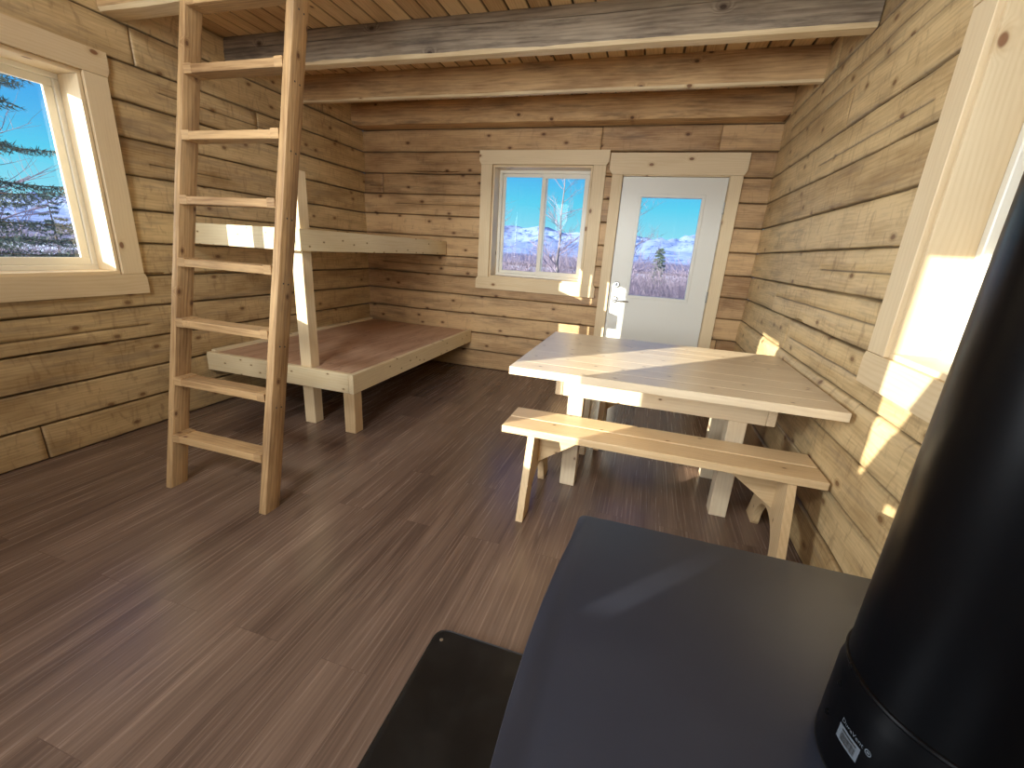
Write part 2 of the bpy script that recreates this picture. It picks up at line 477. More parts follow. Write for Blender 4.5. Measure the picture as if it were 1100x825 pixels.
log_wall('wall_back', lambda u, z, d: (u, -d, z), -.02, W + .02, [BW, DR],
         {9: [.229], 11: [2.586, 3.612], 5: [2.9], 2: [3.9]}, M['log_back'], 3, cracks=[(1.12, .2, 1.5, 0), (1.93, .05, .22, 0), (1.75, .4, 1.4, 0)])
log_wall('wall_left', lambda u, z, d: (d, u, z), YR, .02, [LW, LW2],
         {11: [-2.29, -.9], 10: [-1.41], 12: [-.62], 0: [-3.15]}, M['log_side'], 11, cracks=[(.70, -3.3, -2.5, 0), (1.72, -2.3, -1.7, 0), (2.16, -2.2, -1.2, 0)], fine=(-4.0, .1))
log_wall('wall_right', lambda u, z, d: (W - d, u, z), YR, .02, [RW],
         {10: [-1.53], 4: [-1.49 + .06], 3: [], 12: [-1.1], 5: [-.95]}, M['log_side'], 23,
         cracks=[(1.328, -2.5, -1.7, 0), (.915, -2.5, -1.5, 0), (1.13, -2.5, -1.0, 0), (1.935, -2.4, -1.2, 0), (2.36, -2.2, -.3, 0)], fine=(-4.0, .1), ledge=(3,))

# rear wall (behind the camera): plain planked, with unseen openings added to shape the sun patches
mb = MB()
RH = [(.673, 1.03, 1.66, 2.5), (.871, 1.028, 1.475, 1.62), (1.75, 2.66, 1.0, 2.4)]
for (a, b, c0, c1) in subtract((-.2, W + .2, 0, 2.75), RH):
    bx(mb, a, b, YR - .12, YR, c0, c1, 'x', bev=.0001)
prism(mb, [(.80, 1.66), (1.03, 1.66), (1.03, 2.08)], 'y', YR - .12, YR)   # wedge added to slant the sun patch, like the viewer's shadow
prism(mb, [(-.2, 2.75), (1.0, 3.52), (1.0, 2.75)], 'y', YR - .12, YR)
prism(mb, [(W + .2, 2.75), (W - 1.0, 2.75), (W - 1.0, 3.52)], 'y', YR - .12, YR)
prism(mb, [(1.0, 2.75), (1.0, 3.52), (W / 2, 4.22), (W - 1.0, 3.52), (W - 1.0, 2.75)], 'y', YR - .12, YR)
obj('wall_rear', mb, M['log_side'], kind='structure')

# floor
mb = MB(); bx(mb, -.2, W + .2, YR - .2, .25, -.12, 0, 'y', bev=.0001)
obj('floor', mb, M['floor'], kind='structure')

# loft boards seen from below, grain along y
mb = MB(); x = .0; k = 0
while x < W:
    x1 = min(x + .128, W)
    poly = [(x + .003, ZT + .008), (x + .009, ZT), (x1 - .009, ZT), (x1 - .003, ZT + .008), (x1 - .003, ZT + .03), (x + .003, ZT + .03)]
    prism(mb, poly, 'y', -2.487, .0, grain='a'); x += .128
    for q_ in range(len(mb.v) - 12, len(mb.v)):
        if mb.v[q_][2] > ZT + .001: mb.dirt[q_] = .8      # darkened tongue and groove joints
bx(mb, -.18, W + .18, -2.48, .1, ZT + .03, ZT + .04, 'y', bev=.0001)
bx(mb, -.18, .0, -2.48, 0, ZT + .001, ZT + .03, 'y', bev=.0001)
bx(mb, W, W + .18, -2.48, 0, ZT + .001, ZT + .03, 'y', bev=.0001)
obj('ceiling', mb, M['ceil'], kind='structure')

# roof over everything and walls above the loft
mb = MB()
for s in (0, 1):
    xa, xb = (-.35, W / 2) if s == 0 else (W + .35, W / 2)
    poly = [(xa, 2.68), (xb, 4.22), (xb, 4.34), (xa, 2.80)]
    prism(mb, poly, 'y', YR - .4, .6, grain='a')
obj('roof', mb, M['roof'], kind='structure')
mb = MB()
prism(mb, [(-.2, 2.68), (W + .2, 2.68), (W + .2, 2.78), (W / 2, 4.2), (-.2, 2.78)], 'y', .0, .15)
obj('wall_gable', mb, M['log_back'], kind='structure')


# ------------------------------------------------------------------ ceiling beams
def beam(y0, y1, z0, z1, mat, label, seed, wane=.012, flat=.08, pale=True, xa=0.0, xb=W):
    o = thing('ceiling_beam', ((xa + xb) / 2, (y0 + y1) / 2, z0), label, 'beam', group='log beams under the loft')
    mb = MB(); n = 90; prof_n = None
    rows = []; off = random.uniform(0, 50); g = []; dirt = []
    mi_face = []
    for i in range(n + 1):
        x = xa + (xb - xa) * i / n
        w = wane * (1 + 1.1 * noise.noise(Vector((x * 2.3, seed, 0))) + .5 * noise.noise(Vector((x * 11, seed, 3))))
        w = max(.002, w)
        b = .006 * noise.noise(Vector((x * .8, seed, 7)))
        zt = z1
        zb = z0 + .004 * noise.noise(Vector((x * 1.4, seed, 11)))
        pr = [(y0 + b + .012, zt), (y0 + b, zt - .02), (y0 + b - .006, (zt + zb) / 2 + .03), (y0 + b - .005, (zt + zb) / 2 - .03), (y0 + b - .001, zb + w * 1.0 + .012),
              (y0 + b + w * .9, zb + .002), (y0 + flat * .6, zb - .001), (y0 + flat, zb + .002), (y1, zb + .002 + min(.10, (y1 - y0 - flat) * 1.3)), (y1, zt)]
        if seed == 3.0:      # long drying crack along the face
            zc = zt - .062 + .012 * noise.noise(Vector((x * .9, 4, 1))) + .10 * (x / W - .6) * .3
            cw = .0022 + .0012 * noise.noise(Vector((x * 5, 1, 1)))
            pr = [pr[0], pr[1], (y0 + b - .004, zc + cw), (y0 + b + .014, zc), (y0 + b - .005, zc - cw)] + pr[3:]
        rows.append(pr)
    m = len(rows[0]); vs = []; fs = []
    for i, r in enumerate(rows):
        x = xa + (xb - xa) * i / n
        for j, (y, z) in enumerate(r): vs.append((x, y, z)); g.append((x + off, z, y)); dirt.append(0.)
    mb.add(vs, [], g, .5, dirt)
    for i in range(n):
        for j in range(m - 1):
            mb.f.append((i * m + j, i * m + j + 1, (i + 1) * m + j + 1, (i + 1) * m + j)); mb.mi.append(1 if (pale and (m - 1 - j) in (5, 4, 3)) else 0)
    mb.f.append(tuple(range(m))[::-1]); mb.mi.append(0); mb.f.append(tuple(range(n * m, n * m + m))); mb.mi.append(0)
    obj('beam_body', mb, [mat, M['wane']], o, smooth=True)
    return o


beam(-.20, .03, 2.478, ZT, M['beam_brown'], 'shortest log beam, lying on top of the back wall logs above the door', 1.0, wane=.03, flat=.20, pale=False)
beam(-.915, -.74, 2.472, ZT, M['beam_brown'], 'reddish brown log beam between the grey cracked beam and the back wall', 2.0, wane=.005, flat=.05)
beam(-1.64, -1.44, 2.466, ZT, M['beam_grey'], 'weathered grey beam with a long crack and a pale peeled lower edge', 3.0, wane=.009, flat=.085)
beam(-2.44, -2.27, 2.482, ZT, M['beam_brown'], 'nearest log beam, under the loft edge behind the ladder top', 4.0, wane=.01, flat=.12)


# ------------------------------------------------------------------ windows
def window(name, T, u0, u1, z0, z1, head=.13, side=.125, ear=.02, flip=False, sill_h=.123, jamb_d=.15):
    """T(u, z, d): d>0 into the room. Casing, jamb, vinyl frame, sashes and panes."""
    o = thing(name, T((u0 + u1) / 2, z0, 0), kind='structure')

    def B(mb, a, b, c0, c1, d0, d1, grain='u', bev=.002, tone=None):
        p, q = T(a, c0, d0), T(b, c1, d1)
        ax = grain
        if grain == 'u': ax = 'x' if abs(p[0] - T(b, c0, d0)[0]) > 1e-6 else 'y'
        bx(mb, min(p[0], q[0]), max(p[0], q[0]), min(p[1], q[1]), max(p[1], q[1]), min(p[2], q[2]), max(p[2], q[2]), ax, bev, tone)
    yf = .03
    axis = 'y' if abs(T(0, 0, 1)[1] - T(0, 0, 0)[1]) > .5 else 'x'
    a0, a1 = (T(0, 0, .004)[1], T(0, 0, yf)[1]) if axis == 'y' else (T(0, 0, .004)[0], T(0, 0, yf)[0])
    U0, U1 = u0 - side - ear, u1 + side + ear
    mb = MB()
    poly = [(U0, z1 + head), (U0, z1 + .035), (U0 + ear, z1 + .003), (U1 - ear, z1 + .003), (U1, z1 + .035), (U1, z1 + head)]
    prism(mb, poly, axis, a0, a1); obj('head_casing', mb, M['pine'], o)
    mb = MB()
    poly = [(U0, z0 - sill_h), (U0, z0 - .025), (U0 + ear, z0), (U1 - ear, z0), (U1, z0 - .025), (U1, z0 - sill_h)]
    prism(mb, poly, axis, a0, a1); obj('sill_casing', mb, M['pine'], o)
    for s in (0, 1):
        mb = MB(); a, b = (u0 - side, u0 - .004) if s == 0 else (u1 + .004, u1 + side)
        B(mb, a, b, z0 + .001, z1 + .002, .004, yf - .002, 'z'); obj('side_casing', mb, M['pine'], o)
    mb = MB(); t = .02
    B(mb, u0, u1, z0, z0 + t, -jamb_d, .012); B(mb, u0, u1, z1 - t, z1, -jamb_d, .012)
    B(mb, u0, u0 + t, z0 + t, z1 - t, -jamb_d, .012, 'z'); B(mb, u1 - t, u1, z0 + t, z1 - t, -jamb_d, .012, 'z')
    # rough opening lining back to the outer face
    obj('jamb', mb, M['pine'], o)
    # vinyl frame
    f0, f1 = -.20, -jamb_d; f_off = jamb_d
    a, b, c0, c1 = u0, u1, z0, z1; w = .048
    mb = MB()
    for (p, q, r, s_) in ((a, b, c0, c0 + w), (a, b, c1 - w, c1)): B(mb, p, q, r, s_, f0, f1, bev=.004)
    for (p, q, r, s_) in ((a, a + w, c0 + w, c1 - w), (b - w, b, c0 + w, c1 - w)): B(mb, p, q, r, s_, f0, f1, 'z', bev=.004)
    fr = obj('window_frame', mb, M['vinyl'], o)
    m = (u0 + u1) / 2
    da, db = (-f_off - .015, -f_off - .036) if not flip else (-f_off - .036, -f_off - .008)
    for k, (p, q, dd) in enumerate(((a + w, m + .028, da), (m - .028, b - w, db))):
        mb = MB(); ww = .044 if (flip and k == 1) else .032
        r, s_ = c0 + w, c1 - w
        B(mb, p, q, r, r + ww, dd - .018, dd, bev=.003); B(mb, p, q, s_ - ww, s_, dd - .018, dd, bev=.003)
        B(mb, p, p + ww, r + ww, s_ - ww, dd - .018, dd, 'z', bev=.003); B(mb, q - ww, q, r + ww, s_ - ww, dd - .018, dd, 'z', bev=.003)
        sh = obj('sash', mb, M['vinyl'], o)
        mb = MB(); g0, g1 = T(p + ww, r + ww, dd - .009), T(q - ww, s_ - ww, dd - .009)
        if axis == 'y': vs = [(g0[0], g0[1], g0[2]), (g1[0], g0[1], g0[2]), (g1[0], g0[1], g1[2]), (g0[0], g0[1], g1[2])]
        else: vs = [(g0[0], g0[1], g0[2]), (g0[0], g1[1], g0[2]), (g0[0], g1[1], g1[2]), (g0[0], g0[1], g1[2])]
        mb.add(vs, [(0, 1, 2, 3)], vs)
        obj('pane', mb, M['glass'], sh)
    return o


window('window_1', lambda u, z, d: (u, -d, z), *BW, flip=True)
window('window_2', lambda u, z, d: (d, u, z), *LW, ear=.014, flip=True)
window('window_3', lambda u, z, d: (W - d, u, z), *RW, side=.13, ear=.012, jamb_d=.12)

# ------------------------------------------------------------------ door
DX0, DX1 = 2.828, 3.738
o = thing('door_1', (DX0 + .455, 0, 0), kind='structure')
mb = MB(); prism(mb, [(2.693, 2.247), (2.693, 2.105), (2.722, 2.068), (3.850, 2.068), (3.872, 2.105), (3.872, 2.247)], 'y', -.004, -.032); obj('head_casing', mb, M['pine'], o)
for a, b in ((2.722, 2.822), (3.746, 3.850)):
    mb = MB(); bx(mb, a, b, -.030, -.004, 0, 2.066, 'z'); obj('side_casing', mb, M['pine'], o)
mb = MB()
bx(mb, 2.80, 2.823, -.004, .14, 0, 2.075, 'z'); bx(mb, 3.743, 3.765, -.004, .14, 0, 2.075, 'z'); bx(mb, 2.823, 3.743, -.004, .14, 2.058, 2.075, 'x')
obj('jamb', mb, M['pine'], o)
mb = MB(); bx(mb, 2.823, 3.743, -.02, .16, 0.0, .018, 'x'); obj('threshold', mb, M['hinge'], o)
mb = MB()
GX0, GX1, GZ0, GZ1 = 3.018, 3.546, .972, 1.878
for (a, b, c0, c1) in subtract((DX0, DX1, .022, 2.053), [(GX0 - .012, GX1 + .012, GZ0 - .012, GZ1 + .012)]):
    bx(mb, a, b, .004, .048, c0, c1, 'z', bev=.0001)
slab = obj('door_slab', mb, M['door'], o)
mb = MB()
for yy, dd in ((.004, -1), (.048, 1)):      # raised moulding round the glass, both faces
    for w0, w1, dp in ((-.014, .030, .009),):
        y0, y1 = sorted((yy, yy + dd * dp))
        bx(mb, GX0 - w1, GX1 + w1, y0, y1, GZ0 - w1, GZ0 + .0, 'x', bev=.006, seg=2); bx(mb, GX0 - w1, GX1 + w1, y0, y1, GZ1, GZ1 + w1, 'x', bev=.006, seg=2)
        bx(mb, GX0 - w1, GX0, y0, y1, GZ0, GZ1, 'z', bev=.006, seg=2); bx(mb, GX1, GX1 + w1, y0, y1, GZ0, GZ1, 'z', bev=.006, seg=2)
bx(mb, GX0 - .013, GX1 + .013, .006, .046, GZ0 - .013, GZ0 - .001, 'x', bev=.001); bx(mb, GX0 - .013, GX1 + .013, .006, .046, GZ1 + .001, GZ1 + .013, 'x', bev=.001)
bx(mb, GX0 - .013, GX0 - .001, .006, .046, GZ0, GZ1, 'z', bev=.001); bx(mb, GX1 + .001, GX1 + .013, .006, .046, GZ0, GZ1, 'z', bev=.001)
lf = obj('glass_moulding', mb, M['door'], slab)
mb = MB(); vs = [(GX0 - .005, .026, GZ0 - .005), (GX1 + .005, .026, GZ0 - .005), (GX1 + .005, .026, GZ1 + .005), (GX0 - .005, .026, GZ1 + .005)]
mb.add(vs, [(0, 1, 2, 3)], vs); obj('pane', mb, M['glass'], slab)
mb = MB(); lathe(mb, [(0, -.018), (.024, -.018), (.030, -.012), (.031, 0), (.0, 0)], (2.888, .004, 1.065), 28, 'y')
db = obj('deadbolt', mb, M['chrome'], slab, smooth=True)
mb = MB(); bx(mb, 2.881, 2.895, -.030, -.013, 1.050, 1.080, 'z', bev=.003); obj('thumbturn', mb, M['keyway'], slab)
mb = MB(); lathe(mb, [(0, -.014), (.026, -.014), (.032, -.008), (.033, 0), (.0, 0)], (2.888, .004, .918), 28, 'y')
lathe(mb, [(.011, -.05), (.012, -.04), (.012, -.01)], (2.888, .004, .918), 16, 'y')
tube(mb, [(2.884, -.044, .918), (2.90, -.048, .918), (2.95, -.050, .914), (3.00, -.048, .910), (3.028, -.044, .908)], [.010, .011, .009, .008, .006], 10)
obj('lever_handle', mb, M['chrome'], slab, smooth=True)
for z in (1.80, 1.01, .26):
    mb = MB(); tube(mb, [(3.7405, -.004, z - .05), (3.7405, -.004, z + .05)], .0075, 10); bx(mb, 3.742, 3.748, -.006, -.002, z - .045, z + .045, 'z', bev=.001)
    obj('hinge', mb, M['hinge'], o)

# base trim
mb = MB(); bx(mb, .0, W, -.020, -.006, 0, .05, 'x'); 
# ------------------------------------------------------------------ ladder
lad = thing('loft_ladder', (1.22, -3.07, 0), 'tall rough wooden ladder leaning up to the loft edge', 'ladder')
LS = .1976; LY = -3.117; ang = math.atan(LS)
LM = Matrix.Translation((0, LY, 0)) @ Matrix.Rotation(-ang, 4, 'X')     # local z up the ladder, y = 0 front face
LEN = 2.86
for x0, x1 in ((.872, .912), (1.503, 1.547)):
    mb = MB(); n = 40; w = x1 - x0; dpt = .089
    # stile: rounded section swept along length, foot cut level with the floor
    sec = []
    r = .006
    for (cx_, cy_, a0) in ((w - r, dpt - r, 0), (r, dpt - r, 90), (r, r, 180), (w - r, r, 270)):
        for k in range(3): a = math.radians(a0 + 45 * k); sec.append((cx_ + r * math.cos(a), cy_ + r * math.sin(a)))
    vs, g = [], []; of = random.uniform(0, 30)
    for i in range(n + 1):
        for (sx, sy) in sec:
            s = LEN * i / n
            s0 = s + (sy * -math.tan(ang) * -1 if i == 0 else 0) * -1 if i == 0 else s
            if i == 0: s0 = sy * math.tan(ang)
            j = .0012 * noise.noise(Vector((s * 6, sx * 40, sy * 30 + x0)))
            p = LM @ Vector((x0 + sx + j, sy + j, s0))
            vs.append(tuple(p)); g.append((s + of, sy + of, sx))
    m = len(sec)
    fs = [(i * m + k, i * m + (k + 1) % m, (i + 1) * m + (k + 1) % m, (i + 1) * m + k) for i in range(n) for k in range(m)]
    fs += [tuple(range(m))[::-1], tuple(range(n * m, n * m + m))]
    mb.add(vs, fs, g, .45); obj('stile', mb, M['ladder'], lad, smooth=True)
for k in range(9):
    zt = .294 + .2995 * k
    if k == 8: zt = 2.70
    mb = MB(); yc = LY + LS * zt
    zt += .0
    # tread: level board with a step cut in each end where it is let into the stiles
    bx(mb, .9125, 1.5025, yc - .006, yc + .088, zt - .042, zt - .004, 'x', bev=.004, seg=2)
    for a, b in ((.9125, .962), (1.456, 1.5025)): bx(mb, a, b, yc - .007, yc + .088, zt - .043, zt + .001, 'x', bev=.002, tone=.4)
    obj('rung', mb, M['ladder'], lad)
# nail / peg marks on the right stile
mb = MB()
for s in (.42, .72, 1.02, 1.32, 1.62, 1.92, 2.22):
    for q in (.03, .06):
        c = LM @ Vector((1.5475, q, s + .12)); 
        lathe(mb, [(0, .0006), (.004, .0006), (.0045, 0)], c, 8, 'x')
obj('nail_hole', mb, M['keyway'], lad, kind='stuff')

# ------------------------------------------------------------------ bunk bed
bunk = thing('bunk_bed', (.66, -1.05, 0), 'built-in two level wooden bunk bed in the back left corner', 'bunk bed')
ww = M['spruce_white']; bxx, byy = 1.345, -2.133
mb = MB(); bx(mb, .015, bxx - .039, byy, byy + .038, .301, .441, 'x'); obj('lower_foot_rail', mb, ww, bunk)
mb = MB(); bx(mb, bxx - .038, bxx, byy, -.02, .301, .441, 'y'); obj('lower_side_rail', mb, ww, bunk)
mb = MB(); bx(mb, .02, .058, byy + .04, -.03, .36, .455, 'y'); bx(mb, .06, bxx - .04, -.056, -.02, .30, .42, 'x'); obj('lower_ledger', mb, ww, bunk)
mb = MB(); ply = [(.06, byy + .040), (.868, byy + .040), (.868, -2.004), (.970, -2.004), (.970, byy + .040), (bxx - .039, byy + .040), (bxx - .039, -.022), (.06, -.022)]
# notch for the post, as two plates meeting in a joint
prism(mb, [(.06, byy + .040), (.868, byy + .040), (.868, -2.004), (.868, -.022), (.06, -.022)], 'z', .412, .431, grain='w', tone=.5)
prism(mb, [(.8682, -2.004), (.970, -2.004), (.970, byy + .040), (bxx - .039, byy + .040), (bxx - .039, -.022), (.8682, -.022)], 'z', .412, .431, grain='w', tone=.5)
o0 = mb.gr[0]; v0 = mb.v[0]
mb.gr = [(v[1] + 3.1, v[0] + 7.7, v[2]) for v in mb.v]
obj('lower_platform', mb, M['ply'], bunk)
mb = MB(); bx(mb, bxx - .089 - .002, bxx - .002, byy + .002, byy + .091, 0, .300, 'z', bev=.004); obj('leg', mb, M['bench'], bunk)
mb = MB(); bx(mb, .874, .965, -2.094, -2.008, 0, 1.737, 'z', bev=.003); obj('post', mb, M['pine'], bunk)
mb = MB(); bx(mb, .015, .981, -2.162, -2.124, 1.241, 1.380, 'x'); obj('upper_foot_rail', mb, ww, bunk)
mb = MB(); bx(mb, .982, 1.020, -2.162, -.02, 1.241, 1.380, 'y'); obj('upper_side_rail', mb, ww, bunk)
mb = MB(); bx(mb, .02, .058, -2.12, -.03, 1.25, 1.35, 'y'); bx(mb, .06, .98, -.056, -.02, 1.25, 1.35, 'x'); obj('upper_ledger', mb, ww, bunk)
mb = MB(); prism(mb, [(.02, -2.122), (.870, -2.122), (.870, -2.006), (.981, -2.006), (.981, -.022), (.02, -.022)], 'z', 1.352, 1.368, grain='w'); obj('upper_platform', mb, M['ply'], bunk)

# ------------------------------------------------------------------ table
TX0, TX1, TY0, TY1, TZ = 2.604, 4.045, -2.588, -1.480, .787
tab = thing('dining_table', (3.32, -2.03, 0), 'pale plank table with a sun band across it, end against right wall', 'table')
mb = MB(); nP = 8; pw = (TY1 - TY0) / nP
for i in range(nP):
    y0 = TY0 + i * pw
    bx(mb, TX0 + random.uniform(0, .001), TX1, y0 + .0004, y0 + pw - .0004, TZ - .039, TZ + (random.uniform(-.0003, .0003)), 'x', bev=.0008, seg=1)
obj('tabletop', mb, M['table'], tab)
for y0 in (-2.262, -1.83 + .142):
    mb = MB(); bx(mb, 2.826, 3.849, y0, y0 + .038, .571, .747, 'x', bev=.004); obj('apron', mb, M['table'], tab)
for x0 in (2.783, 3.850):
    mb = MB(); bx(mb, x0, x0 + .041, -2.262, -1.65, .571, .747, 'y', bev=.004); obj('end_apron', mb, M['table'], tab)
for x0 in (2.852, 3.690):
    for y0 in (-2.223, -1.780):
        mb = MB(); bx(mb, x0, x0 + .089, y0, y0 + .089, 0, .747, 'z', bev=.005, seg=2); obj('leg', mb, M['table'], tab)


# ------------------------------------------------------------------ benches
def bench(x0, x1, yc, label, lx0, lx1):
    b = thing('bench', ((x0 + x1) / 2, yc, 0), label, 'bench', group='plank benches at the table')
    H = .463; hw = .150
    for k, (a, c) in enumerate(((yc - hw, yc - .004), (yc + .004, yc + hw))):
        mb = MB(); bx(mb, x0, x1, a, c, H - .038, H, 'x', bev=.004, seg=2); obj('seat_board', mb, M['bench'], b)
    for lx in (lx0, lx1):
        mb = MB()
        yb = yc + .028
        out = [(yc - .138, H - .038), (yb - .298, 0), (yb - .176, 0)]
        for k in range(0, 15):
            a = PI - PI * k / 14
            out.append((yb + .166 * math.cos(a), .02 + .175 * math.sin(a)))
        out += [(yb + .176, 0), (yb + .298, 0), (yc + .138, H - .038)]
        prism(mb, out, 'x', lx, lx + .036, grain='w'); obj('leg', mb, M['bench'], b)
        s = 1 if lx == lx0 else -1
        xe = lx + .036 if s > 0 else lx
        mb = MB(); prism(mb, [(xe, H - .040), (xe + s * .275, H - .040), (xe, H - .235)], 'y', yc - .02, yc + .018, grain='u')
        obj('brace', mb, M['bench'], b)
    return b


bench(2.576, 4.055, -2.418, 'near plank bench in front of the table, its left end in the sun', 2.716, 3.905)
bench(2.86, 4.03, -1.39, 'far plank bench, mostly hidden behind the table towards the door', 2.985, 3.87)

# ------------------------------------------------------------------ stove, pipe, hearth pad
def rounded(pts, r, n=5):
    out = []; N = len(pts)
    for i in range(N):
        p, c, q = Vector(pts[i - 1]), Vector(pts[i]), Vector(pts[(i + 1) % N])
        a, b = (p - c).normalized(), (q - c).normalized(); rr = r[i] if isinstance(r, (list, tuple)) else r
        if rr <= 0: out.append(tuple(c)); continue
        th = a.angle(b); d = rr / math.tan(th / 2)
        if d > min((p - c).length, (q - c).length) * .5: d = min((p - c).length, (q - c).length) * .5
        A, B_ = c + a * d, c + b * d
        for k in range(n + 1):
            t = k / n; out.append(tuple(A.lerp(c, t).lerp(c.lerp(B_, t), t)))
    return out


def plate(mb, poly, z0, z1, bev=.003):
    cx_, cy_ = sum(p[0] for p in poly) / len(poly), sum(p[1] for p in poly) / len(poly)
    def ins(k): return [(x + (cx_ - x) / max(.01, math.hypot(cx_ - x, cy_ - y)) * k, y + (cy_ - y) / max(.01, math.hypot(cx_ - x, cy_ - y)) * k) for x, y in poly]
    L = [(ins(bev), z0), (poly, z0 + bev), (poly, z1 - bev), (ins(bev * .3), z1 - bev * .3), (ins(bev), z1)]
    n = len(poly); vs = [(x, y, z) for q, z in L for x, y in q]
    fs = [(i * n + k, i * n + (k + 1) % n, (i + 1) * n + (k + 1) % n, (i + 1) * n + k) for i in range(len(L) - 1) for k in range(n)]
    fs += [tuple(range(n))[::-1], tuple(range((len(L) - 1) * n, len(L) * n))]
    mb.add(vs, fs, vs)


SX0, SX1, SY0, SY1, SZ = 3.140, 3.735, -4.470, -3.662, .760
stove = thing('wood_stove', (3.42, -4.066, 0), 'black steel wood stove with a flat matte top and bowed front edge', 'stove')
front = []
for k in range(25):
    y = SY1 - (SY1 - SY0) * k / 24
    s = (y - SY1) / (SY0 - SY1)
    front.append((3.134 - .036 * math.sin(PI * s) ** .8, y))
poly = [(SX1, SY0), (SX1, SY1)] + rounded([(3.20, SY1), (front[1][0] - .004, SY1 - .002), (front[3][0], front[3][1])], [0, .02, 0], 6) + front[4:-2] + [(3.139, SY0 + .012), (3.155, SY0)]
poly = poly[::1]
area = sum(poly[i][0] * poly[(i + 1) % len(poly)][1] - poly[(i + 1) % len(poly)][0] * poly[i][1] for i in range(len(poly)))
if area < 0: poly = poly[::-1]
mb = MB(); plate(mb, poly, SZ - .010, SZ, .003); obj('top_plate', mb, M['stove_top'], stove, smooth=True)
mb = MB(); plate(mb, rounded([(3.20, -4.40), (3.70, -4.40), (3.70, -3.73), (3.20, -3.73)], .02), .20, SZ - .010, .004); obj('firebox', mb, M['stove'], stove, smooth=True)
mb = MB(); plate(mb, rounded([(3.18, -4.38), (3.72, -4.38), (3.72, -3.75), (3.18, -3.75)], .02), .165, .20, .003); obj('base_shelf', mb, M['stove'], stove, smooth=True)
for x0 in (3.22, 3.63):
    for y0 in (-4.35, -3.83):
        mb = MB(); bx(mb, x0, x0 + .05, y0, y0 + .05, .0245, .166, 'z', bev=.006); obj('leg', mb, M['stove'], stove)
mb = MB()
bx(mb, 3.172, 3.199, -4.30, -3.83, .30, .37, 'y', bev=.006); bx(mb, 3.172, 3.199, -4.30, -3.83, .63, .69, 'y', bev=.006)
bx(mb, 3.172, 3.199, -4.30, -4.23, .37, .63, 'z', bev=.006); bx(mb, 3.172, 3.199, -3.90, -3.83, .37, .63, 'z', bev=.006)
dr = obj('stove_door', mb, M['stove'], stove)
mb = MB(); bx(mb, 3.182, 3.190, -4.232, -3.898, .368, .632, 'y', bev=.002); obj('door_glass', mb, M['firebrick'], dr)
mb = MB(); tube(mb, [(3.175, -3.86, .50), (3.13, -3.86, .50), (3.118, -3.86, .49), (3.115, -3.86, .42)], [.007, .007, .009, .011], 10); obj('door_handle', mb, M['chrome'], dr, smooth=True)
mb = MB(); lathe(mb, [(.095, 0), (.095, .012), (.1, .012)], (3.575, -4.065, SZ - .002), 48); obj('flue_collar', mb, M['stove'], stove, smooth=True)

PC = (3.579, -4.067)
pipe = thing('stove_pipe', (PC[0], PC[1], SZ), 'fat black chimney pipe rising from the stove at the right edge', 'chimney pipe')
mb = MB()
lathe(mb, [(.098, .012), (.1035, .013), (.1045, .02), (.1045, .118), (.1030, .126), (.1012, .136), (.0995, .150), (.0995, .152)], (PC[0], PC[1], SZ), 96); ad = obj('stove_adapter', mb, M['pipe'], pipe, smooth=True)
mb = MB(); lathe(mb, [(.1000, .140), (.1022, .141), (.1030, .1435), (.1022, .146), (.1000, .147)], (PC[0], PC[1], SZ), 96); obj('joint_ring', mb, M['pipe'], pipe, smooth=True)
mb = MB()
lathe(mb, [(.1004, .147), (.1004, 3.3)], (PC[0], PC[1], SZ), 96); obj('pipe_section', mb, M['pipe'], pipe, smooth=True)
for th, z, r in ((178, .903, .1014), (176.5, .872, .1040), (174.4, .823, .1045), (-120, .903, .1010), (-121, .872, .1040)):
    t = math.radians(th); mb = MB()
    c = Vector((PC[0] + r * math.cos(t), PC[1] + r * math.sin(t), z)); nrm = Vector((math.cos(t), math.sin(t), 0))
    tube(mb, [c - nrm * .002, c + nrm * .0018, c + nrm * .0028], [.0034, .0034, .0018], 10); obj('rivet', mb, M['pipe'], ad, smooth=True)


def wrap(mb, quads, r):
    """quads in (theta_deg, z) wound on the adapter"""
    for q in quads:
        vs = [(PC[0] + r * math.cos(math.radians(t)), PC[1] + r * math.sin(math.radians(t)), z) for t, z in q]
        mb.add(vs, [tuple(range(len(vs)))], vs)


def text_mb(body, size, th0, zb, r=.1051, spacing=1.0):
    cu = bpy.data.curves.new('lettering', 'FONT'); cu.body = body; cu.size = size; cu.resolution_u = 3; cu.space_character = spacing
    to = bpy.data.objects.new('lettering', cu); COL.objects.link(to)
    dg = bpy.context.evaluated_depsgraph_get(); me = bpy.data.meshes.new_from_object(to.evaluated_get(dg))
    mb = MB()
    vs = []
    for v in me.vertices:
        t = math.radians(th0) + v.co.x / r
        vs.append((PC[0] + r * math.cos(t), PC[1] + r * math.sin(t), zb + v.co.y))
    mb.add(vs, [tuple(p.vertices) for p in me.polygons], vs)
    bpy.data.objects.remove(to); bpy.data.curves.remove(cu); bpy.data.meshes.remove(me)
    return mb


